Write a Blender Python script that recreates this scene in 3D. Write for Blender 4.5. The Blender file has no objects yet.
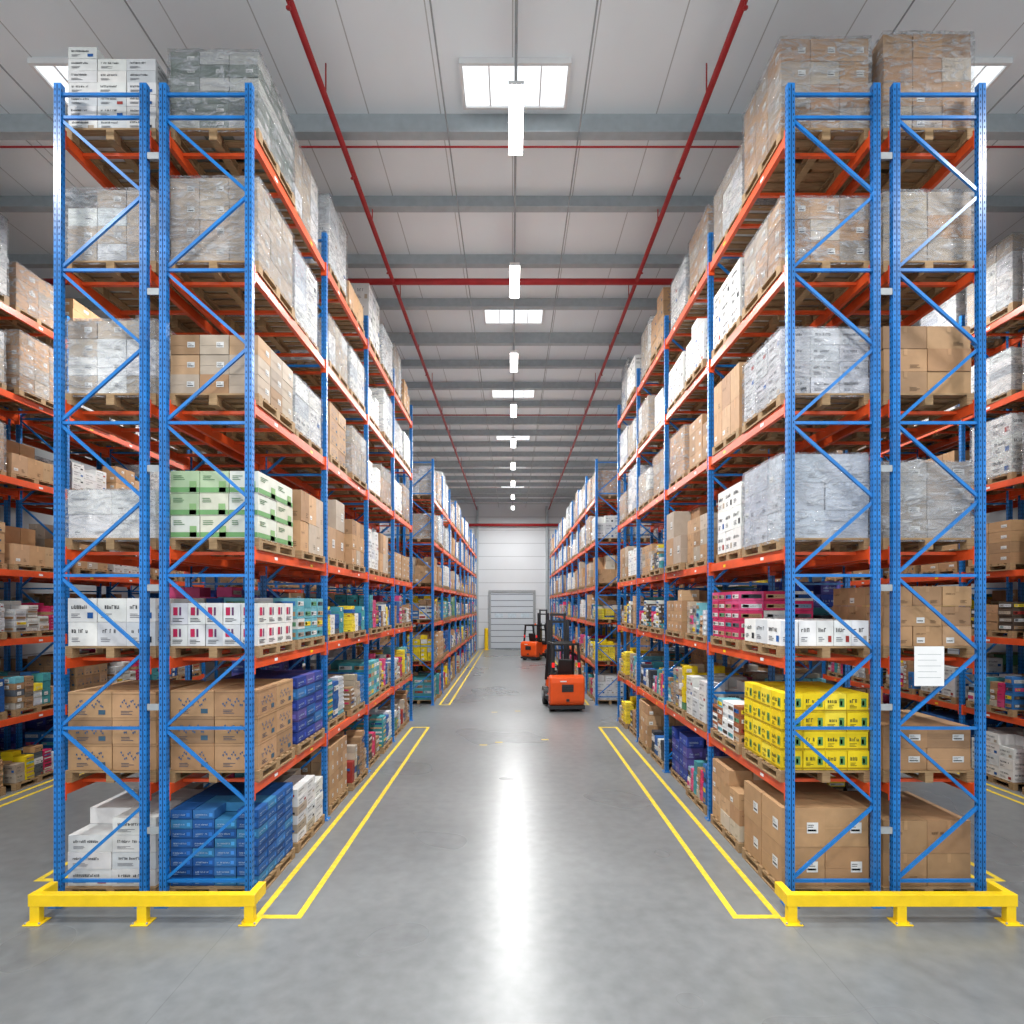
import bpy, math, random
from mathutils import Vector, Matrix
R = random.Random(7)
scene = bpy.context.scene

def lin(c):
    return tuple((x/12.92 if x <= 0.04045 else ((x+0.055)/1.055)**2.4) for x in c)
def rgb(r, g, b):
    return lin((r/255, g/255, b/255))
def jit(c, a=0.08, rr=R):
    f = 1+rr.uniform(-a, a)
    return tuple(max(0, min(1, x*f*(1+rr.uniform(-a*.25, a*.25)))) for x in c)

# ------------------------------------------------------------------ materials
def newmat(name):
    m = bpy.data.materials.new(name); m.use_nodes = True
    nt = m.node_tree; b = nt.nodes['Principled BSDF']
    return m, nt, b
def N(nt, t, **kw):
    n = nt.nodes.new(t)
    for k, v in kw.items():
        if k in n.inputs: n.inputs[k].default_value = v
        else: setattr(n, k, v)
    return n
def paint(name, col, rough=0.45, metal=0.0, var=0.12, scale=6, bump=0.0, spec=0.5):
    m, nt, b = newmat(name)
    tc = N(nt, 'ShaderNodeTexCoord'); no = N(nt, 'ShaderNodeTexNoise', Scale=scale, Detail=4.0)
    nt.links.new(tc.outputs['Object'], no.inputs['Vector'])
    r = N(nt, 'ShaderNodeValToRGB')
    r.color_ramp.elements[0].position = .3; r.color_ramp.elements[1].position = .7
    r.color_ramp.elements[0].color = (*[x*(1-var) for x in col], 1)
    r.color_ramp.elements[1].color = (*[min(1, x*(1+var)) for x in col], 1)
    nt.links.new(no.outputs['Fac'], r.inputs['Fac']); nt.links.new(r.outputs['Color'], b.inputs['Base Color'])
    b.inputs['Roughness'].default_value = rough; b.inputs['Metallic'].default_value = metal
    b.inputs['Specular IOR Level'].default_value = spec
    if bump:
        bp = N(nt, 'ShaderNodeBump', Strength=bump, Distance=0.01)
        nt.links.new(no.outputs['Fac'], bp.inputs['Height']); nt.links.new(bp.outputs['Normal'], b.inputs['Normal'])
    return m
def emit(name, col, s):
    m, nt, b = newmat(name)
    b.inputs['Base Color'].default_value = (*col, 1)
    b.inputs['Emission Color'].default_value = (*col, 1); b.inputs['Emission Strength'].default_value = s
    return m

M_blue = paint('blue_rack_steel', rgb(18, 110, 184), .3, var=.22, scale=3, spec=.6)
M_orange = paint('orange_beam_steel', rgb(216, 80, 34), .38, var=.18, scale=3)
M_hole = paint('dark_slot', rgb(8, 44, 84), .8)
M_yellow = paint('yellow_guard_paint', rgb(240, 200, 20), .4, var=.08)
M_grey = paint('galvanised_steel', rgb(150, 155, 158), .4, var=.1)
M_purlin = paint('roof_purlin_paint', rgb(166, 174, 178), .5, var=.08)
M_red = paint('sprinkler_red', rgb(165, 30, 34), .4)
M_white = paint('white_plastic', rgb(228, 228, 228), .5, var=.03)
M_black = paint('black_rubber', rgb(22, 22, 24), .55)
M_forange = paint('forklift_orange', rgb(228, 84, 26), .3, var=.05)
M_dark = paint('forklift_charcoal', rgb(42, 44, 48), .45)
M_tail = emit('tail_light_red', rgb(220, 20, 20), .6)
M_lamp = emit('lamp_diffuser', (1, .99, .97), 14)
M_sky = emit('skylight_glazing', (.9, .96, 1), 1.0)
M_glass = paint('door_glazing', rgb(190, 205, 215), .15)

M_carton, nt, b = newmat('printed_carton')
at = N(nt, 'ShaderNodeAttribute', attribute_name='Col')
tc = N(nt, 'ShaderNodeTexCoord'); no = N(nt, 'ShaderNodeTexNoise', Scale=7.0, Detail=5.0)
nt.links.new(tc.outputs['Object'], no.inputs['Vector'])
oi = N(nt, 'ShaderNodeObjectInfo')
mr = N(nt, 'ShaderNodeMapRange'); mr.inputs['To Min'].default_value = .78; mr.inputs['To Max'].default_value = 1.1
nt.links.new(no.outputs['Fac'], mr.inputs['Value'])
mr2 = N(nt, 'ShaderNodeMapRange'); mr2.inputs['To Min'].default_value = .8; mr2.inputs['To Max'].default_value = 1.1
nt.links.new(oi.outputs['Random'], mr2.inputs['Value'])
mq = N(nt, 'ShaderNodeMath', operation='MULTIPLY'); nt.links.new(mr.outputs['Result'], mq.inputs[0]); nt.links.new(mr2.outputs['Result'], mq.inputs[1])
mx = N(nt, 'ShaderNodeVectorMath', operation='MULTIPLY')
nt.links.new(at.outputs['Color'], mx.inputs[0]); nt.links.new(mq.outputs[0], mx.inputs[1])
nt.links.new(mx.outputs[0], b.inputs['Base Color']); b.inputs['Roughness'].default_value = .6
b.inputs['Specular IOR Level'].default_value = .3

# stretch film
M_film, nt, b = newmat('stretch_film')
tc = N(nt, 'ShaderNodeTexCoord'); mp = N(nt, 'ShaderNodeMapping'); mp.inputs['Scale'].default_value = (1.6, 1.6, 4.2)
mp.inputs['Rotation'].default_value = (.35, .4, 0)
oi = N(nt, 'ShaderNodeObjectInfo'); va = N(nt, 'ShaderNodeVectorMath', operation='ADD')
sc_ = N(nt, 'ShaderNodeMath', operation='MULTIPLY'); sc_.inputs[1].default_value = 40
nt.links.new(oi.outputs['Random'], sc_.inputs[0]); nt.links.new(tc.outputs['Object'], va.inputs[0]); nt.links.new(sc_.outputs[0], va.inputs[1])
no = N(nt, 'ShaderNodeTexNoise', Scale=2.0, Detail=6.0, Roughness=.6, Distortion=2.4)
nt.links.new(va.outputs[0], mp.inputs['Vector']); nt.links.new(mp.outputs['Vector'], no.inputs['Vector'])
r = N(nt, 'ShaderNodeMapRange'); r.inputs['From Min'].default_value = .42; r.inputs['From Max'].default_value = .7
r.inputs['To Min'].default_value = .14; r.inputs['To Max'].default_value = .7
nt.links.new(no.outputs['Fac'], r.inputs['Value'])
b.inputs['Base Color'].default_value = (.68, .71, .75, 1); b.inputs['Roughness'].default_value = .1
b.inputs['Specular IOR Level'].default_value = 1.0
b.inputs['Coat Weight'].default_value = 1.0; b.inputs['Coat Roughness'].default_value = .08
bp = N(nt, 'ShaderNodeBump', Strength=1.0, Distance=.12)
nt.links.new(no.outputs['Fac'], bp.inputs['Height']); nt.links.new(bp.outputs['Normal'], b.inputs['Normal']); nt.links.new(bp.outputs['Normal'], b.inputs['Coat Normal'])
tr = N(nt, 'ShaderNodeBsdfTransparent'); ms = N(nt, 'ShaderNodeMixShader')
nt.links.new(r.outputs['Result'], ms.inputs['Fac']); nt.links.new(tr.outputs[0], ms.inputs[1]); nt.links.new(b.outputs[0], ms.inputs[2])
nt.links.new(ms.outputs[0], nt.nodes['Material Output'].inputs['Surface'])

# pallet wood
M_wood, nt, b = newmat('pallet_wood')
tc = N(nt, 'ShaderNodeTexCoord'); mp = N(nt, 'ShaderNodeMapping'); mp.inputs['Scale'].default_value = (3, 25, 25)
no = N(nt, 'ShaderNodeTexNoise', Scale=2.0, Detail=6.0)
r = N(nt, 'ShaderNodeValToRGB'); r.color_ramp.elements[0].color = (*rgb(104, 78, 52), 1); r.color_ramp.elements[1].color = (*rgb(184, 152, 110), 1)
nt.links.new(tc.outputs['Object'], mp.inputs['Vector']); nt.links.new(mp.outputs['Vector'], no.inputs['Vector'])
nt.links.new(no.outputs['Fac'], r.inputs['Fac']); nt.links.new(r.outputs['Color'], b.inputs['Base Color']); b.inputs['Roughness'].default_value = .75

# floor
M_floor, nt, b = newmat('polished_concrete')
tc = N(nt, 'ShaderNodeTexCoord')
n1 = N(nt, 'ShaderNodeTexNoise', Scale=.35, Detail=1.5, Roughness=.4); n2 = N(nt, 'ShaderNodeTexNoise', Scale=5.0, Detail=3.0, Roughness=.5)
nt.links.new(tc.outputs['Object'], n1.inputs['Vector']); nt.links.new(tc.outputs['Object'], n2.inputs['Vector'])
mm = N(nt, 'ShaderNodeMath', operation='ADD'); nt.links.new(n1.outputs['Fac'], mm.inputs[0]); nt.links.new(n2.outputs['Fac'], mm.inputs[1])
r = N(nt, 'ShaderNodeValToRGB'); r.color_ramp.elements[0].position = .2; r.color_ramp.elements[1].position = .8
mh = N(nt, 'ShaderNodeMath', operation='MULTIPLY'); mh.inputs[1].default_value = .5
nt.links.new(mm.outputs[0], mh.inputs[0]); nt.links.new(mh.outputs[0], r.inputs['Fac'])
r.color_ramp.elements[0].color = (*rgb(98, 101, 102), 1); r.color_ramp.elements[1].color = (*rgb(134, 137, 138), 1)
br = N(nt, 'ShaderNodeTexBrick'); br.offset = 0.0
br.inputs['Scale'].default_value = 1.0; br.inputs['Brick Width'].default_value = 6.4; br.inputs['Row Height'].default_value = 6.0
br.inputs['Mortar Size'].default_value = .005; br.inputs['Mortar Smooth'].default_value = .0
br.inputs['Color1'].default_value = (1, 1, 1, 1); br.inputs['Color2'].default_value = (1, 1, 1, 1); br.inputs['Mortar'].default_value = (.78, .78, .78, 1)
mpj = N(nt, 'ShaderNodeMapping'); mpj.inputs['Location'].default_value = (3.2, 1.3, 0)
nt.links.new(tc.outputs['Object'], mpj.inputs['Vector']); nt.links.new(mpj.outputs['Vector'], br.inputs['Vector'])
vm = N(nt, 'ShaderNodeVectorMath', operation='MULTIPLY'); nt.links.new(r.outputs['Color'], vm.inputs[0]); nt.links.new(br.outputs['Color'], vm.inputs[1])
nt.links.new(vm.outputs[0], b.inputs['Base Color'])
rr_ = N(nt, 'ShaderNodeMapRange'); rr_.inputs['To Min'].default_value = .22; rr_.inputs['To Max'].default_value = .36
nt.links.new(n1.outputs['Fac'], rr_.inputs['Value']); nt.links.new(rr_.outputs['Result'], b.inputs['Roughness'])
b.inputs['Specular IOR Level'].default_value = .5
bp = N(nt, 'ShaderNodeBump', Strength=.04, Distance=.01); nt.links.new(n2.outputs['Fac'], bp.inputs['Height']); nt.links.new(bp.outputs['Normal'], b.inputs['Normal'])

def panel_mat(name, col, axis, pitch, linecol, width=.03, rough=.6, pitch2=None, axis2=None):
    m, nt, b = newmat(name)
    tc = N(nt, 'ShaderNodeTexCoord'); sp = N(nt, 'ShaderNodeSeparateXYZ'); nt.links.new(tc.outputs['Object'], sp.inputs[0])
    def line(ax, p, w):
        a = N(nt, 'ShaderNodeMath', operation='DIVIDE'); a.inputs[1].default_value = p; nt.links.new(sp.outputs[ax], a.inputs[0])
        f = N(nt, 'ShaderNodeMath', operation='FRACT'); nt.links.new(a.outputs[0], f.inputs[0])
        l = N(nt, 'ShaderNodeMath', operation='LESS_THAN'); l.inputs[1].default_value = w/p; nt.links.new(f.outputs[0], l.inputs[0])
        return l
    l = line(axis, pitch, width); out = l.outputs[0]
    if pitch2:
        l2 = line(axis2, pitch2, width); mxx = N(nt, 'ShaderNodeMath', operation='MAXIMUM')
        nt.links.new(l.outputs[0], mxx.inputs[0]); nt.links.new(l2.outputs[0], mxx.inputs[1]); out = mxx.outputs[0]
    no = N(nt, 'ShaderNodeTexNoise', Scale=.8, Detail=4.0); nt.links.new(tc.outputs['Object'], no.inputs['Vector'])
    cr = N(nt, 'ShaderNodeValToRGB'); cr.color_ramp.elements[0].color = (*[x*.92 for x in col], 1); cr.color_ramp.elements[1].color = (*col, 1)
    nt.links.new(no.outputs['Fac'], cr.inputs['Fac'])
    mix = N(nt, 'ShaderNodeMix', data_type='RGBA'); nt.links.new(out, mix.inputs[0]); nt.links.new(cr.outputs['Color'], mix.inputs[6])
    mix.inputs[7].default_value = (*linecol, 1); nt.links.new(mix.outputs[2], b.inputs['Base Color']); b.inputs['Roughness'].default_value = rough
    return m
M_ceil = panel_mat('roof_liner_panels', rgb(240, 246, 250), 'X', 1.25, rgb(185, 188, 190), .02, pitch2=2.0, axis2='Y')
M_wall = panel_mat('insulated_wall_panel', rgb(212, 216, 220), 'Z', 1.1, rgb(160, 164, 168), .04)
M_door = panel_mat('sectional_door_panel', rgb(196, 204, 212), 'Z', .5, rgb(110, 116, 124), .06)

# ------------------------------------------------------------------ mesh builder
class MB:
    def __init__(s): s.v = []; s.f = []; s.c = []; s.m = []
    def quad(s, p, col=(.5, .5, .5), m=0):
        i = len(s.v); s.v += [tuple(q) for q in p]; s.f.append(tuple(range(i, i+len(p)))); s.c.append(col); s.m.append(m)
    def hexa(s, P, col, m):
        i = len(s.v); s.v += [tuple(q) for q in P]
        for f in ((0, 3, 2, 1), (4, 5, 6, 7), (0, 1, 5, 4), (1, 2, 6, 5), (2, 3, 7, 6), (3, 0, 4, 7)):
            s.f.append(tuple(i+k for k in f)); s.c.append(col); s.m.append(m)
    def box(s, c, d, col=(.5, .5, .5), m=0, rz=0):
        x, y, z = (k/2 for k in d); cs, sn = math.cos(rz), math.sin(rz)
        P = [(c[0]+a*cs-b_*sn, c[1]+a*sn+b_*cs, c[2]+e) for a, b_, e in
             ((-x, -y, -z), (x, -y, -z), (x, y, -z), (-x, y, -z), (-x, -y, z), (x, -y, z), (x, y, z), (-x, y, z))]
        s.hexa(P, col, m)
    def bb(s, x0, x1, y0, y1, z0, z1, col=(.5, .5, .5), m=0):
        s.box(((x0+x1)/2, (y0+y1)/2, (z0+z1)/2), (x1-x0, y1-y0, z1-z0), col, m)
    def strut(s, a, b_, w, h, m=0, col=(.5, .5, .5), up=(0, 1, 0)):
        a = Vector(a); b_ = Vector(b_); d = (b_-a).normalized(); u = Vector(up)
        if abs(d.dot(u)) > .95: u = Vector((1, 0, 0))
        r_ = d.cross(u).normalized()*w/2; u = r_.cross(d).normalized()*h/2
        s.hexa([a-r_-u, a+r_-u, a+r_+u, a-r_+u, b_-r_-u, b_+r_-u, b_+r_+u, b_-r_+u], col, m)
    def cyl(s, a, b_, r_, n=12, m=0, col=(.5, .5, .5), r2=None):
        a = Vector(a); b_ = Vector(b_); d = (b_-a).normalized(); u = Vector((0, 0, 1))
        if abs(d.dot(u)) > .95: u = Vector((1, 0, 0))
        e1 = d.cross(u).normalized(); e2 = e1.cross(d); r2 = r_ if r2 is None else r2
        i = len(s.v)
        for k in range(n):
            t = 2*math.pi*k/n; o = e1*math.cos(t)+e2*math.sin(t)
            s.v.append(tuple(a+o*r_)); s.v.append(tuple(b_+o*r2))
        for k in range(n):
            k2 = (k+1) % n; s.f.append((i+2*k, i+2*k2, i+2*k2+1, i+2*k+1)); s.c.append(col); s.m.append(m)
        s.f.append(tuple(i+2*k for k in range(n-1, -1, -1))); s.c.append(col); s.m.append(m)
        s.f.append(tuple(i+2*k+1 for k in range(n))); s.c.append(col); s.m.append(m)
    def extr(s, prof, x0, x1, m=0, col=(.5, .5, .5), taper=0):
        n = len(prof); i = len(s.v)
        for x in (x0, x1): s.v += [(x, p[0], p[1]) for p in prof]
        for k in range(n):
            k2 = (k+1) % n; s.f.append((i+k, i+k2, i+n+k2, i+n+k)); s.c.append(col); s.m.append(m)
        s.f.append(tuple(i+k for k in range(n-1, -1, -1))); s.c.append(col); s.m.append(m)
        s.f.append(tuple(i+n+k for k in range(n))); s.c.append(col); s.m.append(m)
    def mesh(s, name, mats, smooth_m=None):
        me = bpy.data.meshes.new(name); me.from_pydata(s.v, [], s.f)
        for q in mats: me.materials.append(q)
        me.polygons.foreach_set('material_index', s.m)
        if smooth_m is not None: me.polygons.foreach_set('use_smooth', [k == smooth_m for k in s.m])
        ca = me.color_attributes.new('Col', 'FLOAT_COLOR', 'CORNER'); arr = []
        for f, c in zip(s.f, s.c): arr += [c[0], c[1], c[2], 1.0]*len(f)
        ca.data.foreach_set('color', arr); me.update(); return me
    def obj(s, name, mats, parent=None, loc=(0, 0, 0), bevel=0, **kw):
        return place(name, s.mesh(name, mats, **kw), loc, parent, bevel)
def place(name, me, loc=(0, 0, 0), parent=None, bevel=0, rz=0):
    o = bpy.data.objects.new(name, me); scene.collection.objects.link(o); o.location = loc; o.rotation_euler = (0, 0, rz)
    if parent: o.parent = parent
    if bevel:
        md = o.modifiers.new('bevel', 'BEVEL'); md.width = bevel; md.segments = 2; md.limit_method = 'ANGLE'
    return o
def empty(name, loc=(0, 0, 0), rz=0):
    o = bpy.data.objects.new(name, None); scene.collection.objects.link(o); o.location = loc; o.rotation_euler = (0, 0, rz); o.empty_display_size = .3; return o

# ------------------------------------------------------------------ loads
CM = [M_carton, M_film, M_wood]
BROWN = [rgb(182, 144, 106), rgb(172, 134, 98), rgb(192, 156, 120), rgb(160, 126, 94)]
GREYB = [rgb(180, 164, 146), rgb(192, 178, 160), rgb(162, 148, 132)]
WHITE = [rgb(222, 222, 220), rgb(208, 211, 214), rgb(228, 226, 222)]
BLUE = [rgb(36, 92, 160), rgb(28, 76, 140), rgb(56, 116, 180)]
NAVY = [rgb(44, 66, 150), rgb(54, 76, 162), rgb(90, 84, 156)]
YEL = [rgb(236, 206, 30), rgb(228, 196, 26), rgb(240, 214, 60)]
GREEN = [rgb(96, 150, 110), rgb(84, 140, 96), rgb(190, 205, 180)]
MAG = [rgb(204, 46, 98), rgb(216, 80, 130), rgb(186, 36, 80)]
TEAL = [rgb(70, 150, 158), rgb(110, 176, 190), rgb(120, 164, 150)]
INK = rgb(40, 42, 48)
MUTE = [rgb(160, 56, 50), rgb(90, 96, 104), rgb(54, 58, 66), rgb(130, 160, 186), rgb(120, 104, 90), rgb(170, 160, 150), rgb(84, 70, 60)]
MIX = BROWN*2+GREYB+WHITE*3+MUTE+[BLUE[0], BLUE[2], BLUE[1], MAG[0], MAG[1], TEAL[0], TEAL[1], YEL[0], YEL[2], GREEN[0]]

def pallet(mb, rr):
    w, d = 1.14, 1.2
    for k in range(7):
        y = -d/2+.05+k*(d-.1)/6
        mb.bb(-w/2, w/2, y-.05, y+.05, .122, .144, m=2)
    for x in (-w/2+.05, 0, w/2-.05):
        mb.bb(x-.05, x+.05, -d/2, d/2, .1, .122, m=2)
        mb.bb(x-.05, x+.05, -d/2, d/2, 0, .02, m=2)
        for y in (-d/2+.06, 0, d/2-.06): mb.bb(x-.05, x+.05, y-.06, y+.06, .02, .1, m=2)

def sideput(mb, x, y, z, sx, sy, sz, side, off=.002):
    x0, x1, y0, y1, z0 = x-sx/2, x+sx/2, y-sy/2, y+sy/2, z-sz/2
    def put(u, v, w, h, col):
        u2, v2 = u+w, v+h
        if side == 'F': P = [(x0+u, y0-off, z0+v), (x0+u2, y0-off, z0+v), (x0+u2, y0-off, z0+v2), (x0+u, y0-off, z0+v2)]
        elif side == 'R': P = [(x1+off, y0+u, z0+v), (x1+off, y0+u2, z0+v), (x1+off, y0+u2, z0+v2), (x1+off, y0+u, z0+v2)]
        else: P = [(x0-off, y1-u, z0+v), (x0-off, y1-u2, z0+v), (x0-off, y1-u2, z0+v2), (x0-off, y1-u, z0+v2)]
        mb.quad(P, col, 0)
    return put, (sx if side == 'F' else sy), sz
def text(put, u, v, w, h, col, rr):
    x = u
    while x < u+w-h*.4:
        if rr.random() < .12: x += h*.5; continue
        gw = h*rr.uniform(.35, .62); gh = h*rr.choice((1, 1, .75))
        t = h*.18
        k = rr.random()
        put(x, v, t, gh, col)
        if k < .75: put(x, v+(gh-t if k < .4 else 0), gw, t, col)
        if k > .3: put(x+gw-t, v, t, gh*.9, col)
        x += gw+h*.2
def fine(put, u, v, w, n, dv, col, rr):
    for k in range(n): put(u, v+k*dv, w*rr.uniform(.5, 1), dv*.4, col)
def decor(put, w, h, st, rr, base):
    dk = tuple(x*.4 for x in base)
    if st == 'plain':
        put(w*.5-.022, h*.72, .044, h*.28, tuple(x*1.2 for x in base))
        if rr.random() < .4: put(w*.12, h*.15, .1, .07, WHITE[0]); put(w*.12+.01, h*.15+.02, .07, .012, INK)
        if rr.random() < .6: fine(put, w*.6, h*.15, w*.25, 3, h*.06, dk, rr)
        if rr.random() < .4: text(put, w*.1, h*.58, w*.35, h*.08, dk, rr)
    elif st == 'label':
        put(w*.58, h*.35, w*.26, h*.28, WHITE[0]); put(w*.6, h*.4, w*.2, h*.05, INK); fine(put, w*.6, h*.5, w*.18, 2, h*.05, INK, rr)
        put(0, h*.47, w*.55, h*.03, tuple(x*1.15 for x in base))
    elif st == 'script':
        n = 16; ph = rr.uniform(0, 6)
        for k in range(n):
            v = h*(.52+.13*math.sin(k*1.3+ph)); put(w*.18+k*w*.04, v, w*.03, h*.05, rgb(70, 104, 140)); put(w*.18+k*w*.04+w*.022, min(v, v+h*.02)-h*.03, w*.012, h*.1, rgb(70, 104, 140))
        fine(put, w*.2, h*.12, w*.3, 3, h*.06, rgb(70, 80, 96), rr)
        put(0, h*.9, w, h*.02, tuple(x*.6 for x in base)); put(w*.7, h*.12, w*.16, h*.18, rgb(60, 90, 110))
    elif st == 'black':
        text(put, w*.12, h*.55, w*.6, h*.16, INK, rr); fine(put, w*.12, h*.18, w*.4, 3, h*.07, rgb(110, 110, 116), rr)
        if rr.random() < .5: put(w*.68, h*.15, w*.2, h*.25, rr.choice((INK, BLUE[0], MUTE[0], GREYB[0])))
    elif st == 'magtext':
        put(w*.15, h*.42, w*.26, h*.38, MAG[2]); put(w*.5, h*.42, w*.12, h*.38, rgb(100, 60, 100)); fine(put, w*.12, h*.12, w*.7, 3, h*.07, INK, rr)
    elif st == 'whitetext':
        text(put, w*.12, h*.42, w*.6, h*.16, rgb(176, 196, 220), rr); put(0, h*.06, w, h*.08, tuple(x*.55 for x in base)); fine(put, w*.12, h*.22, w*.3, 2, h*.07, rgb(150, 175, 205), rr)
        put(w*.76, h*.3, w*.16, h*.4, tuple(min(1, x*1.8) for x in base))
    elif st == 'yellowcase':
        text(put, w*.12, h*.5, w*.42, h*.2, rgb(60, 70, 50), rr); put(w*.66, h*.28, w*.24, h*.45, rgb(90, 140, 80)); put(w*.7, h*.35, w*.1, h*.25, WHITE[0]); put(0, h*.05, w, h*.09, rgb(170, 140, 20)); fine(put, w*.12, h*.22, w*.36, 3, h*.07, rgb(90, 80, 30), rr)
    elif st == 'greenband':
        put(0, h*.04, w, h*.22, rgb(112, 160, 104)); put(w*.66, h*.04, w*.24, h*.5, rgb(140, 178, 120)); fine(put, w*.1, h*.6, w*.42, 3, h*.08, rgb(90, 130, 90), rr)
    elif st == 'small':
        put(w*.08, h*.25, w*.84, h*.42, rr.choice(MIX+WHITE)); put(w*.14, h*.32, w*.25, h*.28, rr.choice(MIX)); text(put, w*.45, h*.4, w*.4, h*.12, INK, rr)

def shell(mb, W, D, z0, z1, rr):
    e = .014; n = 9
    hx, hy = W/2+e, D/2+e
    per = [(-hx, -hy), (hx, -hy), (hx, hy), (-hx, hy)]
    pts = []
    for k in range(4):
        a = per[k]; b_ = per[(k+1) % 4]
        for t in range(n): pts.append((a[0]+(b_[0]-a[0])*t/n, a[1]+(b_[1]-a[1])*t/n))
    L = 11; base = len(mb.v); m_ = len(pts)
    for l in range(L):
        z = z0+(z1+e-z0)*l/(L-1)
        for q in pts:
            f = 1+rr.uniform(0, .024); mb.v.append((q[0]*f, q[1]*f, z+(rr.uniform(-.01, .01) if 0 < l < L-1 else 0)))
    for l in range(L-1):
        for k in range(m_):
            k2 = (k+1) % m_; mb.f.append((base+l*m_+k, base+l*m_+k2, base+(l+1)*m_+k2, base+(l+1)*m_+k)); mb.c.append((1, 1, 1)); mb.m.append(1)
    mb.v.append((0, 0, z1+e)); c = len(mb.v)-1
    for k in range(m_):
        mb.f.append((base+(L-1)*m_+k, base+(L-1)*m_+(k+1) % m_, c)); mb.c.append((1, 1, 1)); mb.m.append(1)

def make_load(name, seed, nx, ny, nz, H, cols, style, wrap=False, W=1.1, D=1.14, miss=.0, dec=1.0, split=None):
    rr = random.Random(seed); mb = MB(); pallet(mb, rr); z0 = .146
    bx, by, bz = W/nx, D/ny, H/nz; g = .008
    for k in range(nz):
        for i in range(nx):
            for j in range(ny):
                if 0 < i < nx-1 and 0 < j < ny-1 and k < nz-1: continue
                if k == nz-1 and rr.random() < miss: continue
                cc = cols if not split else (split if (j >= ny/2) else cols)
                col = jit(rr.choice(cc) if rr.random() < .6 else cc[0], .07, rr)
                x = -W/2+bx*(i+.5)+rr.uniform(-.005, .005); y = -D/2+by*(j+.5)+rr.uniform(-.005, .005); z = z0+bz*(k+.5)
                sx, sy, sz = bx-g, by-g, bz-g*.5
                mb.box((x, y, z), (sx, sy, sz), col, 0, rr.uniform(-.008, .008))
                for ok, sd_ in ((j == 0, 'F'), (i == nx-1, 'R'), (i == 0, 'L')):
                    if ok and rr.random() < dec:
                        p, w, h = sideput(mb, x, y, z, sx, sy, sz, sd_, .004); decor(p, w, h, style, rr, col)
    if wrap: shell(mb, W, D, .1, z0+H, rr)
    return mb.mesh(name, CM, smooth_m=1)
def make_mixed(name, seed, Hmax, cols=MIX):
    rr = random.Random(seed); mb = MB(); pallet(mb, rr)
    W, D = 1.1, 1.16; nx = rr.choice((3, 4)); ny = rr.choice((3, 4, 5, 6))
    for j in range(ny):
        fam = rr.choice(cols); fh = rr.uniform(.07, .22); st = rr.choice(('small', 'small', 'black', 'whitetext', 'plain'))
        top = Hmax*rr.uniform(.55, 1)
        for i in range(nx):
            if rr.random() < .3: fam = rr.choice(cols); fh = rr.uniform(.07, .22)
            z = .146; t = top*rr.uniform(.8, 1.03)
            while z+fh < .146+t:
                c = jit(fam, .14, rr) if rr.random() < .85 else jit(rr.choice(cols), .1, rr)
                x = -W/2+W/nx*(i+.5)+rr.uniform(-.01, .01); y = -D/2+D/ny*(j+.5)+rr.uniform(-.008, .008)
                sx, sy, sz = W/nx-.02, D/ny-.02, fh-.006
                mb.box((x, y, z+fh/2), (sx, sy, sz), c, 0, rr.uniform(-.03, .03))
                for ok, sd_ in ((j == 0, 'F'), (i == nx-1, 'R'), (i == 0, 'L')):
                    if ok:
                        p, w, h = sideput(mb, x, y, z+fh/2, sx, sy, sz, sd_, .012); decor(p, w, h, st, rr, c)
                z += fh
    return mb.mesh(name, CM, smooth_m=1)

HI = []; MID = []; LO = []; sd = 100
for k in range(5):
    HI.append(make_load('cartons_grey_wrapped_%d' % k, sd, R.choice((2, 3)), 3, R.choice((3, 4)), R.uniform(.95, 1.25), GREYB+WHITE, 'label', True, miss=.1)); sd += 1
for k in range(6):
    HI.append(make_load('cartons_white_wrapped_%d' % k, sd, 3, R.choice((2, 3)), R.choice((3, 4, 5)), R.uniform(.95, 1.25), WHITE+[rgb(176, 182, 190)], 'black', True, dec=.6)); sd += 1
for k in range(6):
    HI.append(make_load('cartons_brown_wrapped_%d' % k, sd, 3, R.choice((2, 3)), R.choice((3, 4)), R.uniform(.85, 1.25), BROWN+GREYB, 'label', True, dec=.6)); sd += 1
for k in range(8):
    q = make_load('cartons_brown_%d' % k, sd, R.choice((2, 3)), R.choice((2, 3)), R.choice((2, 3, 4)), R.uniform(.8, 1.1), BROWN+(GREYB if k % 2 else []), R.choice(('plain', 'label', 'script')), miss=.25); sd += 1
    if k % 2 == 0: HI.append(q)
    MID += [q, q]
for k in range(4):
    q = make_load('cartons_white_%d' % k, sd, 3, 3, R.choice((3, 4)), R.uniform(.75, 1.05), WHITE, 'black', miss=.25); sd += 1
    HI.append(q); MID.append(q)
    if k < 2: LO.append(q)
for k in range(28):
    q = make_mixed('mixed_goods_%d' % k, sd, R.uniform(.8, 1.0)); sd += 1; LO.append(q)
    if k < 4: MID.append(q)
for nm, c, st in (('blue', BLUE, 'whitetext'), ('navy', NAVY, 'whitetext'), ('green', GREEN, 'greenband'), ('teal', TEAL, 'small'), ('brown', BROWN, 'label'), ('brown_b', BROWN, 'plain'), ('tan', BROWN, 'script')):
    LO.append(make_load('cartons_%s_small' % nm, sd, 3, 4, 4, R.uniform(.8, .98), c, st, miss=.25)); sd += 1

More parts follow.
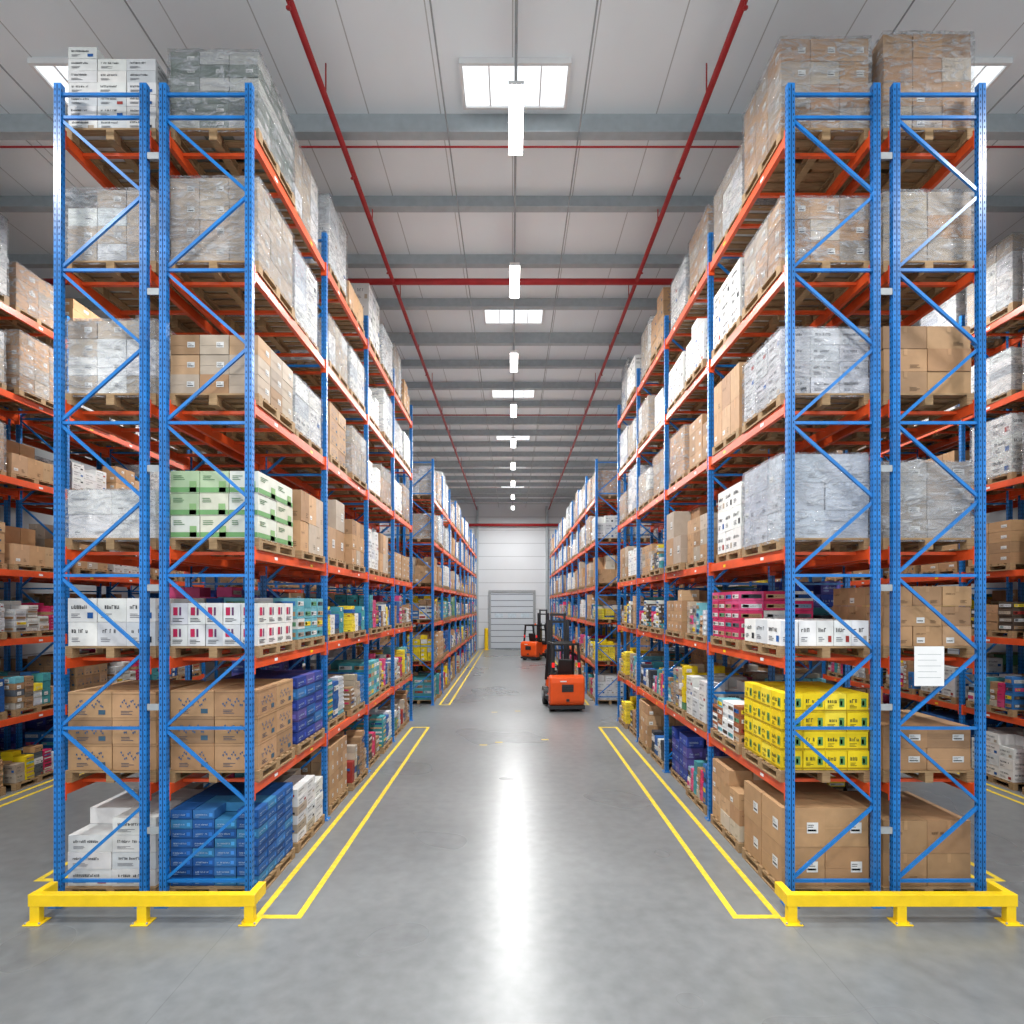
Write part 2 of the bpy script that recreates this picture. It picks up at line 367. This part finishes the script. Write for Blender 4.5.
# ------------------------------------------------------------------ racks
LEV = [1.45, 3.0, 4.35, 6.15, 7.8, 9.45]
BAY = 2.8
def frame_mesh(name, depth, H, holes):
    mb = MB(); hw = .043
    for x in (-depth/2, depth/2):
        mb.bb(x-hw, x+hw, -.035, .035, 0.01, H, m=0)
        mb.bb(x-.08, x+.08, -.08, .08, 0, .012, m=0)
        for sx in (-1, 1): mb.cyl((x+sx*.065, -.06, .01), (x+sx*.065, -.06, .035), .012, 6, m=2)
        mb.bb(x-.005, x+.005, -.0362, -.035, .05, H-.02, m=1)
        if holes:
            z = .15
            while z < H-.05:
                for dx in (-.025, .025):
                    mb.quad([(x+dx-.007, -.0365, z), (x+dx+.007, -.0365, z), (x+dx+.005, -.0365, z+.028), (x+dx-.005, -.0365, z+.028)], m=1)
                for fx in (-1, 1):
                    for dy in (-.018, .018):
                        X = x+fx*(hw+.001); mb.quad([(X, dy-.007, z), (X, dy+.007, z), (X, dy+.005, z+.028), (X, dy-.005, z+.028)], m=1)
                z += .0762
    p = .93; n = int((H-.5)/p); z = .3; a = -depth/2+.03; b_ = depth/2-.03
    mb.strut((a, 0, z), (b_, 0, z), .036, .03)
    for k in range(n):
        z2 = z+p
        mb.strut((a, .0, z+.03), (b_, .0, z2-.03), .036, .03) if k % 2 == 0 else mb.strut((b_, 0, z+.03), (a, 0, z2-.03), .036, .03)
        if k % 2 == 1: mb.strut((a, 0, z2), (b_, 0, z2), .036, .03)
        z = z2
    mb.strut((a, 0, H-.12), (b_, 0, H-.12), .036, .03)
    return mb.mesh(name, [M_blue, M_hole, M_grey])
D0 = 1.04
F_hi = frame_mesh('upright_frame', D0, 10.0, True)
F_far = frame_mesh('upright_frame_low', D0, 9.0, False)

def rack(cx, y0, nb, levels, fm, aisle):
    e = empty('pallet_rack', (cx, y0, 0))
    for k in range(nb+1): place('upright_frame_%d' % (k+1), fm, (0, k*BAY, 0), e)
    mb = MB()
    for k in range(nb):
        ya, yb = k*BAY+.036, (k+1)*BAY-.036
        for L in levels:
            for x in (-D0/2, D0/2):
                mb.bb(x-.028, x+.028, ya, yb, L-.125, L, m=0)
                s_ = 1 if x > 0 else -1
                mb.bb(x+s_*.028, x+s_*.0285, ya, yb, L-.1, L-.03, m=0)
                for yy in (ya, yb-.02): mb.bb(x-.048, x+.048, yy-.001, yy+.021, L-.19, L+.03, m=0)
                for q in (.25, .75):
                    if s_ == aisle:
                        yy = ya+(yb-ya)*q; X = x+s_*.03
                        P = [(X, yy-.05, L-.09), (X, yy+.05, L-.09), (X, yy+.05, L-.05), (X, yy-.05, L-.05)]
                        mb.quad(P, m=1 if (k+int(q*4)) % 3 else 2)
            for q in (.12, .38, .62, .88):
                yy = ya+(yb-ya)*q; mb.bb(-D0/2+.028, D0/2-.028, yy-.025, yy+.025, L-.05, L-.01, m=0)
    mb.obj('load_beams', [M_orange, M_white, M_yellow], e)
    return e
def pick(L, rr):
    return rr.choice(LO if L <= 2 else (MID if L == 3 else HI))
def stock(cx, y0, nb, levels, skip=(), seed=1, fill=.98):
    rr = random.Random(seed); e = empty('palletized_goods', (cx, y0, 0)); n = 0
    zs = [0]+levels
    for k in range(nb):
        for q, yo in enumerate((.74, 2.06)):
            for li, z in enumerate(zs):
                if (k, q, li) in skip or rr.random() > fill: continue
                o = place('pallet_load_%d' % n, pick(li, rr), (rr.uniform(-.045, .045), k*BAY+yo+rr.uniform(-.015, .015), z+.0005), e, rz=rr.uniform(-.02, .02)); n += 1
                lo, hi = (.8, 1.25) if li == len(zs)-1 else (.74, 1.04)
                if li <= 1: lo, hi = .95, 1.08
                elif li == 2: lo, hi = .85, 1.02
                o.scale = (rr.uniform(.9, 1.0), rr.uniform(.86, 1.0), rr.uniform(lo, hi))
    return e
XL1, XL2, XR1, XR2 = -3.72, -5.0, 3.91, 5.19
front = {(0, 0, l) for l in range(7)}
for i, (cx, ais) in enumerate(((XL1, 1), (XL2, -1), (XR1, -1), (XR2, 1))):
    rack(cx, 7, 4, LEV, F_hi, ais)
    stock(cx, 7, 4, LEV, skip=(front | {(0, 1, 1), (0, 1, 0), (0, 1, 2)}) if cx in (XL1, XR1) else front, seed=120+i)
LEV2 = [1.45, 3.0, 4.35, 6.0, 7.6]
for i, (cx, ais) in enumerate(((XL1+.3, 1), (XL2+.3, -1), (XR1-.3, -1), (XR2-.3, 1))):
    rack(cx, 21, 9, LEV2, F_far, ais); stock(cx, 21, 9, LEV2, seed=40+i)
for i, (cx, ais) in enumerate(((-10.3, 1), (10.4, -1), (-11.6, -1), (11.7, 1))):
    rack(cx, 7, 4, LEV, F_hi, ais); stock(cx, 7, 4, LEV, seed=60+i)
    if i < 2:
        rack(cx, 21, 9, LEV2, F_far, ais); stock(cx, 21, 9, LEV2, seed=70+i)
for s_, xa in ((-1, (XL2+XL1)/2), (1, (XR1+XR2)/2)):
    mb = MB()
    for k in range(5):
        for z in (.9, 2.4, 3.85, 5.3, 7.45, 9.1): mb.bb(xa-.075, xa+.075, 7+k*BAY-.025, 7+k*BAY+.025, z, z+.05, m=0); mb.bb(xa-.07, xa+.07, 7+k*BAY-.029, 7+k*BAY-.026, z-.02, z+.06, m=0)
    mb.obj('rack_row_spacers', [M_grey])

def hero(nm, L, cx, yi=0, **k):
    global sd
    sd += 1; me = make_load(nm, sd, **k)
    place(nm, me, (cx, 7+(.74 if yi == 0 else 2.06), (0 if L == 0 else LEV[L-1])+.0005))
B = BROWN; W_ = WHITE
hero('white_carton_pallet', 6, XL2, nx=3, ny=3, nz=7, H=1.04, cols=W_, style='black', miss=.35)
hero('grey_carton_pallet', 6, XL1, nx=3, ny=3, nz=6, H=.98, cols=[rgb(120, 128, 122), rgb(96, 108, 100), rgb(190, 190, 186)], style='label', wrap=True)
hero('wrapped_carton_pallet', 5, XL2, nx=3, ny=3, nz=4, H=.9, cols=GREYB+W_, style='label', wrap=True, miss=.2)
hero('wrapped_carton_pallet', 5, XL1, nx=3, ny=3, nz=4, H=1.05, cols=GREYB, style='label', wrap=True)
hero('wrapped_carton_pallet', 4, XL2, nx=3, ny=3, nz=4, H=.92, cols=W_+GREYB, style='label', wrap=True)
hero('cardboard_carton_pallet', 4, XL1, nx=3, ny=3, nz=3, H=.74, cols=GREYB+B, style='label')
hero('white_carton_pallet', 3, XL2, nx=2, ny=2, nz=2, H=.6, cols=W_, style='plain', wrap=True)
hero('green_carton_pallet', 3, XL1, nx=3, ny=2, nz=3, H=.84, cols=[rgb(216, 220, 208), rgb(206, 206, 186), rgb(176, 196, 160)], style='greenband')
hero('white_carton_pallet', 2, XL2, nx=3, ny=3, nz=2, H=.6, cols=W_, style='black')
hero('white_carton_pallet', 2, XL1, nx=5, ny=4, nz=2, H=.54, cols=W_, style='magtext')
hero('cardboard_carton_pallet', 1, XL2, nx=2, ny=2, nz=3, H=.98, cols=B, style='script')
hero('cardboard_carton_pallet', 1, XL1, nx=2, ny=2, nz=3, H=1.0, cols=B, style='script')
hero('white_carton_pallet', 0, XL2, nx=2, ny=3, nz=4, H=.85, cols=W_, style='black', miss=.3)
hero('blue_carton_pallet', 0, XL1, nx=4, ny=4, nz=8, H=.95, cols=BLUE+[rgb(60, 130, 180)], style='whitetext', miss=.1)
hero('blue_carton_pallet', 1, XL1, 1, nx=3, ny=3, nz=6, H=.98, cols=NAVY+BLUE, style='whitetext')
hero('white_carton_pallet', 0, XL1, 1, nx=3, ny=3, nz=6, H=.78, cols=W_+GREYB, style='black', miss=.3)
hero('teal_carton_pallet', 2, XL1, 1, nx=3, ny=4, nz=4, H=.62, cols=[TEAL[1], W_[0], B[0], W_[1]], style='small', miss=.3)
hero('cardboard_carton_pallet', 6, XR1, nx=3, ny=3, nz=4, H=1.14, cols=B+GREYB, style='label', wrap=True)
hero('wrapped_carton_pallet', 6, XR2, nx=3, ny=3, nz=4, H=1.2, cols=B+GREYB, style='plain', wrap=True)
hero('cardboard_carton_pallet', 5, XR1, nx=3, ny=3, nz=3, H=.8, cols=B+GREYB, style='label', wrap=True)
hero('wrapped_carton_pallet', 5, XR2, nx=2, ny=2, nz=3, H=.88, cols=GREYB+B, style='plain', wrap=True)
hero('wrapped_carton_pallet', 4, XR1, nx=3, ny=3, nz=4, H=.82, cols=[rgb(190, 192, 198), rgb(176, 176, 180)], style='black', wrap=True)
hero('cardboard_carton_pallet', 4, XR2, nx=2, ny=3, nz=3, H=.85, cols=B, style='plain', miss=.3)
hero('wrapped_carton_pallet', 3, XR1, nx=2, ny=3, nz=3, H=1.05, cols=[rgb(186, 192, 204), rgb(172, 178, 192)], style='plain', wrap=True)
hero('wrapped_carton_pallet', 3, XR2, nx=2, ny=3, nz=4, H=.95, cols=[rgb(180, 176, 170), rgb(165, 155, 145)], style='label', wrap=True)
hero('white_carton_pallet', 2, XR1, nx=5, ny=3, nz=1, H=.32, cols=W_, style='black')
hero('cardboard_carton_pallet', 2, XR2, nx=3, ny=3, nz=3, H=.75, cols=B, style='plain')
hero('yellow_carton_pallet', 1, XR1, nx=4, ny=4, nz=4, H=.96, cols=YEL, style='yellowcase', miss=.0)
hero('cardboard_carton_pallet', 1, XR2, nx=2, ny=2, nz=2, H=.55, cols=B, style='label')
hero('cardboard_carton_pallet', 0, XR1, nx=2, ny=2, nz=2, H=.98, cols=B, style='label')
hero('cardboard_carton_pallet', 0, XR2, nx=2, ny=2, nz=2, H=.82, cols=B, style='plain')
hero('magenta_carton_pallet', 2, XR1, 1, nx=3, ny=4, nz=5, H=.72, cols=MAG+[W_[0]], style='small', miss=.2)
hero('mixed_carton_pallet', 1, XR1, 1, nx=3, ny=5, nz=4, H=.55, cols=[W_[0], B[0], rgb(150, 90, 60), TEAL[1]], style='small', miss=.4)
hero('cardboard_carton_pallet', 0, XR1, 1, nx=3, ny=3, nz=4, H=.95, cols=B+GREYB, style='plain', miss=.2)

mb = MB(); mb.bb(-.18, .18, -.004, .0, 0, .48, m=0)
for k in range(5): mb.bb(-.14, .14-.05*(k % 2), -.005, -.004, .1+k*.07, .105+k*.07, m=1)
mb.obj('paper_notice', [M_white, M_grey], loc=(5.05, 6.95, 2.68))

# ------------------------------------------------------------------ end guards
def guard(x0, x1):
    mb = MB(); y = 6.62
    mb.bb(x0, x1, y-.045, y+.045, .2, .34)
    for x in (x0+.07, (x0+x1)/2, x1-.07):
        mb.bb(x-.055, x+.055, y-.04, y+.04, .01, .199); mb.bb(x-.1, x+.1, y-.09, y+.09, 0, .014)
        for s_ in (-1, 1): mb.cyl((x+s_*.08, y-.065, .013), (x+s_*.08, y-.065, .035), .013, 6, m=1)
    for x in (x0+.05, x1-.05):
        mb.bb(x-.045, x+.045, y+.046, 6.9, .2, .34)
    mb.obj('rack_end_guard', [M_yellow, M_grey], bevel=.012)
guard(-5.55, -2.95); guard(3.15, 5.8)

# ------------------------------------------------------------------ floor, shell
XW = 14.0; YB = 48.0; C = 12.2
mb = MB(); mb.bb(-XW, XW, -12, YB, -.2, 0); mb.obj('floor', [M_floor])
mb = MB(); mb.bb(-XW, XW, -12, YB, C, C+.2); mb.obj('ceiling', [M_ceil])
mb = MB(); mb.bb(-XW-.2, -XW, -12, YB, 0, C); mb.obj('wall_left', [M_wall])
mb = MB(); mb.bb(XW, XW+.2, -12, YB, 0, C); mb.obj('wall_right', [M_wall])
mb = MB(); mb.bb(-XW, XW, YB, YB+.2, 0, C); mb.obj('wall_far', [M_wall])
M_line = paint('yellow_floor_paint', rgb(226, 196, 50), .5, var=.18, scale=14)
def loopline(xa, xb, ya, yb, w=.075):
    mb = MB(); z0, z1 = .0, .004
    mb.bb(xa-w/2, xa+w/2, ya, yb, z0, z1); mb.bb(xb-w/2, xb+w/2, ya, yb, z0, z1)
    a, b_ = min(xa, xb)+w/2, max(xa, xb)-w/2
    mb.bb(a, b_, ya, ya+w, z0, z1); mb.bb(a, b_, yb-w, yb, z0, z1)
    mb.obj('floor_marking', [M_line])
loopline(-2.5, -2.98, 6.7, 17.2); loopline(2.62, 3.12, 6.7, 17.2)
loopline(-2.3, -2.65, 21, 46); loopline(2.4, 2.8, 21, 46)
loopline(-9.3, -9.6, 7, 18.2); loopline(9.4, 9.7, 7, 18.2)
loopline(-6.0, -6.3, 7.6, 18.2); loopline(6.2, 6.5, 7.6, 18.2)
mb = MB()
for x, y in ((-.75, 15.0), (-.35, 15.3), (.9, 15.6), (-.6, 19.6), (.2, 19.8)): mb.bb(x-.1, x+.1, y-.03, y+.03, 0, .003)
mb.obj('floor_marking', [M_line])
# roof steel
mb = MB(); y = -10
while y < YB-.5:
    if y != 8:
        big = .34 if (y % 8 == 2) else .24
        mb.bb(-XW, XW, y-.02, y+.02, C-big, C-.001, m=0); mb.bb(-XW, XW, y-.09, y+.09, C-big-.03, C-big, m=0)
    y += 2
y = 11
while y < YB-2:
    for x in (-8.8, -4.4, 4.4, 8.8): mb.cyl((x, y-.98, C-.12), (x, y+.98, C-.12), .01, 5)
    y += 2
mb.obj('trim_roof_purlins', [M_purlin])
mb = MB()
for x in (-7.7, -5.2, -1.1, 1.15, 5.4, 7.85): mb.cyl((x, -10, C-.42), (x, YB-.2, C-.42), .014, 6)
mb.cyl((.06, -10, C-.4), (.06, YB-.2, C-.4), .022, 6)
mb.obj('trim_conduits', [M_grey])
mb = MB(); zp = 11.6
for x in (-2.92, 3.05):
    mb.cyl((x, -8, zp), (x, YB-.3, zp), .05, 10)
    y = 0
    while y < 46:
        mb.cyl((x, y, zp+.05), (x, y, C-.05), .012, 6); mb.cyl((x, y+1.5, zp-.13), (x, y+1.5, zp-.04), .015, 6); mb.cyl((x, y+1.5, zp-.145), (x, y+1.5, zp-.135), .035, 8); y += 3
mb.cyl((-XW+.05, 14.1, zp), (XW-.05, 14.1, zp), .075, 10)
mb.cyl((-XW+.05, 9.95, zp), (XW-.05, 9.95, zp), .016, 8)
mb.cyl((-XW+.05, 24, zp), (XW-.05, 24, zp), .025, 8)
mb.cyl((-XW+.05, 47.6, 10.3), (XW-.05, 47.6, 10.3), .12, 10)
mb.obj('sprinkler_pipework', [M_red], smooth_m=0)
k = 0
for x, w in ((.05, 1.66), (-7.2, .62), (7.45, .62)):
    for y in (9.1, 16.4, 22.6, 28.6, 34.6, 40.6) if x == .05 else (9.1, 16.4, 28.6):
        k += 1; mb = MB(); L = .9 if y < 10 else 1.1
        y0, y1, x0, x1 = y-.1 if y < 10 else y, y+L-.25, x-w/2, x+w/2
        mb.bb(x0, x1, y0, y1, C-.05, C-.002, m=0)
        for a in ((x0-.05, x0, y0-.05, y1+.05), (x1, x1+.05, y0-.05, y1+.05), (x0, x1, y0-.05, y0), (x0, x1, y1, y1+.05)): mb.bb(*a, C-.09, C-.001, m=1)
        for q in ((1, 2, 3) if w > 1 else (2,)): xx = x0+(x1-x0)*q/4; mb.bb(xx-.012, xx+.012, y0, y1, C-.07, C-.05, m=1)
        mb.obj('window_skylight_%d' % k, [M_sky, M_white])
def lamp_mesh():
    mb = MB()
    mb.extr([(-.6, .0), (-.6, .05), (-.55, .1), (.55, .1), (.6, .05), (.6, 0)], -.11, .11, m=0)
    mb.bb(-.11, .11, -.6, .6, -.06, .0, m=1)
    for y in (-.45, .45): mb.cyl((0, y, .1), (0, y, .73), .008, 6, m=2)
    return mb.mesh('high_bay_lamp', [M_white, M_lamp, M_grey])
LMESH = lamp_mesh()
LD = bpy.data.lights.new('lamp_light', 'AREA'); LD.shape = 'RECTANGLE'; LD.size = .2; LD.size_y = 1.18; LD.energy = 400; LD.color = (1, .995, .98)
for x, st in ((.06, 4.35), (-7.7, 8.7), (7.85, 8.7)):
    y = 8.75-4.35*4 if x == .06 else 4.4-8.7
    while y < 47:
        o = place('high_bay_lamp', LMESH, (x, y, 11.05))
        l = bpy.data.objects.new('lamp_light', LD); scene.collection.objects.link(l); l.parent = o; l.location = (0, 0, -.07)
        y += st
mb = MB(); mb.bb(-1.75, 1.75, YB-.1, YB-.02, 0, 4.7, m=0)
mb.obj('door_1', [M_door])
mb = MB()
for a in ((-1.95, -1.75, 0, 4.9), (1.75, 1.95, 0, 4.9), (-1.75, 1.75, 4.7, 4.9)): mb.bb(a[0], a[1], YB-.16, YB-.001, a[2], a[3], m=0)
for x in (-1.1, 0, 1.1): mb.bb(x-.35, x+.35, YB-.115, YB-.101, 2.6, 2.95, m=1)
mb.obj('trim_door_frame', [M_grey, M_glass])
for x in (-2.1, 2.3):
    mb = MB(); mb.cyl((0, 0, 0), (0, 0, 1.7), .16, 14); mb.cyl((0, 0, 1.7), (0, 0, 1.78), .16, 14, r2=.08); mb.cyl((0, 0, 0), (0, 0, .02), .25, 14)
    mb.obj('yellow_bollard', [M_yellow], loc=(x, 46.9, 0), smooth_m=5)
mb = MB()
for x in (-6.9, -2.9, 2.9, 6.9): mb.bb(x-.1, x+.1, YB-.22, YB-.001, 0, C-.3, m=0)
mb.obj('trim_wall_columns', [M_purlin])

# ------------------------------------------------------------------ forklift (rear toward -Y)
def forklift(loc, rz, lift=.0):
    e = empty('forklift', loc, rz)
    mb = MB()
    mb.extr([(-.95, .22), (-1.05, .35), (-1.07, 1.0), (-1.02, 1.2), (-.7, 1.26), (-.6, .95), (-.55, .22)], -.6, .6, m=0)
    mb.obj('counterweight', [M_forange], e, bevel=.06)
    mb = MB(); mb.extr([(-.62, .3), (-.62, 1.12), (-.5, 1.2), (-.05, 1.16), (.05, .95), (.1, .45), (.75, .45), (.8, .95), (.95, .98), (1.0, .3)], -.5, .5)
    mb.obj('body', [M_forange], e, bevel=.03)
    mb = MB(); mb.bb(-.53, .53, -.9, .95, .2, .34); mb.bb(-.2, .2, -1.085, -1.02, .7, .95, m=0)
    for z in (.73, .79, .85): mb.bb(-.18, .18, -1.1, -1.086, z, z+.03, m=0)
    mb.bb(-.62, -.5, .0, .55, .3, .42); mb.bb(.5, .62, .0, .55, .3, .42); mb.bb(-.05, .05, -1.15, -1.0, .38, .46)
    mb.bb(-.61, .61, -1.0, -.6, .1, .22)
    mb.obj('chassis_and_grille', [M_dark], e)
    mb = MB()
    for s_ in (-1, 1):
        mb.cyl((s_*.4, -.62, .26), (s_*.56, -.62, .26), .26, 20); mb.cyl((s_*.44, .72, .33), (s_*.63, .72, .33), .33, 22)
        mb.cyl((s_*.631, .72, .33), (s_*.65, .72, .33), .17, 14, m=1)
    mb.obj('wheels', [M_black, M_grey], e)
    mb = MB()
    mb.extr([(-.45, 1.17), (-.45, 1.3), (0, 1.3), (.05, 1.2), (0, 1.15)], -.25, .25); mb.extr([(-.5, 1.28), (-.6, 1.75), (-.5, 1.78), (-.38, 1.3)], -.24, .24)
    mb.obj('seat', [M_black], e, bevel=.03)
    mb = MB()
    for s_ in (-1, 1):
        mb.strut((s_*.5, -.72, 1.1), (s_*.45, -.6, 2.28), .09, .09); mb.strut((s_*.5, .82, .9), (s_*.45, .45, 2.28), .09, .09)
        mb.strut((s_*.45, -.68, 2.3), (s_*.45, .5, 2.3), .08, .06)
    for k in range(9): y = -.66+k*.14; mb.bb(-.42, .42, y-.02, y+.02, 2.28, 2.315)
    mb.bb(-.47, .47, -.72, -.64, 2.26, 2.33); mb.bb(-.47, .47, .45, .53, 2.26, 2.33)
    mb.strut((0, .85, .95), (0, .42, 1.35), .06, .06)
    for k in range(16):
        a, b_ = 2*math.pi*k/16, 2*math.pi*(k+1)/16
        mb.strut((.16*math.cos(a), .38+.1*math.sin(a), 1.38+.12*math.sin(a)), (.16*math.cos(b_), .38+.1*math.sin(b_), 1.38+.12*math.sin(b_)), .03, .03)
    mb.bb(-.4, .4, .7, .9, .95, 1.12)
    mb.obj('overhead_guard', [M_black], e)
    mb = MB()
    for s_ in (-1, 1):
        mb.bb(s_*.36-.06, s_*.36+.06, 1.05, 1.2, .08, 3.1); mb.bb(s_*.25-.04, s_*.25+.04, 1.08, 1.18, .15, 3.35); mb.cyl((s_*.15, 1.15, .2), (s_*.15, 1.15, 2.4), .035, 10, m=0)
        mb.bb(s_*.3-.06, s_*.3+.06, 1.32, 2.35, .06+lift, .1+lift); mb.bb(s_*.3-.06, s_*.3+.06, 1.28, 1.32, .06+lift, .7+lift)
    for z in (.3, 1.1, 1.9, 2.98, 3.25): mb.bb(-.31, .31, 1.1, 1.16, z, z+.09)
    mb.bb(-.48, .48, 1.22, 1.28, .2+lift, .28+lift); mb.bb(-.48, .48, 1.22, 1.28, .6+lift, .68+lift)
    for k in range(7): x = -.45+k*.15; mb.bb(x-.015, x+.015, 1.23, 1.26, .68+lift, 1.3+lift)
    mb.bb(-.48, .48, 1.22, 1.28, 1.3+lift, 1.34+lift)
    mb.obj('mast_and_forks', [M_dark, M_grey], e)
    mb = MB()
    for s_ in (-1, 1): mb.bb(s_*.45-.045, s_*.45+.045, -.76, -.72, 1.5, 1.66)
    mb.obj('tail_lights', [M_tail], e)
    mb = MB(); mb.cyl((.3, -.6, 2.32), (.3, -.6, 2.44), .05, 12); mb.obj('beacon', [M_forange], e)
    mb = MB(); mb.bb(-.26, -.04, -1.1, -1.085, 1.04, 1.08); mb.obj('maker_plate', [M_white], e)
    return e
forklift((1.82, 20.6, 0), math.radians(4)); forklift((1.6, 38.8, 0), math.radians(-30))

# ------------------------------------------------------------------ world, camera
w = bpy.data.worlds.new('World'); scene.world = w; w.use_nodes = True
w.node_tree.nodes['Background'].inputs['Color'].default_value = (.92, .97, 1, 1); w.node_tree.nodes['Background'].inputs['Strength'].default_value = 1.45
cam = bpy.data.cameras.new('camera'); co = bpy.data.objects.new('camera', cam); scene.collection.objects.link(co)
co.location = (0, 0, 3.66); co.rotation_euler = (math.pi/2, 0, 0); cam.sensor_width = 36; cam.lens = 36*574/1024; cam.shift_y = (605-512)/1024
cam.clip_end = 200; scene.camera = co
scene.view_settings.view_transform = 'Standard'
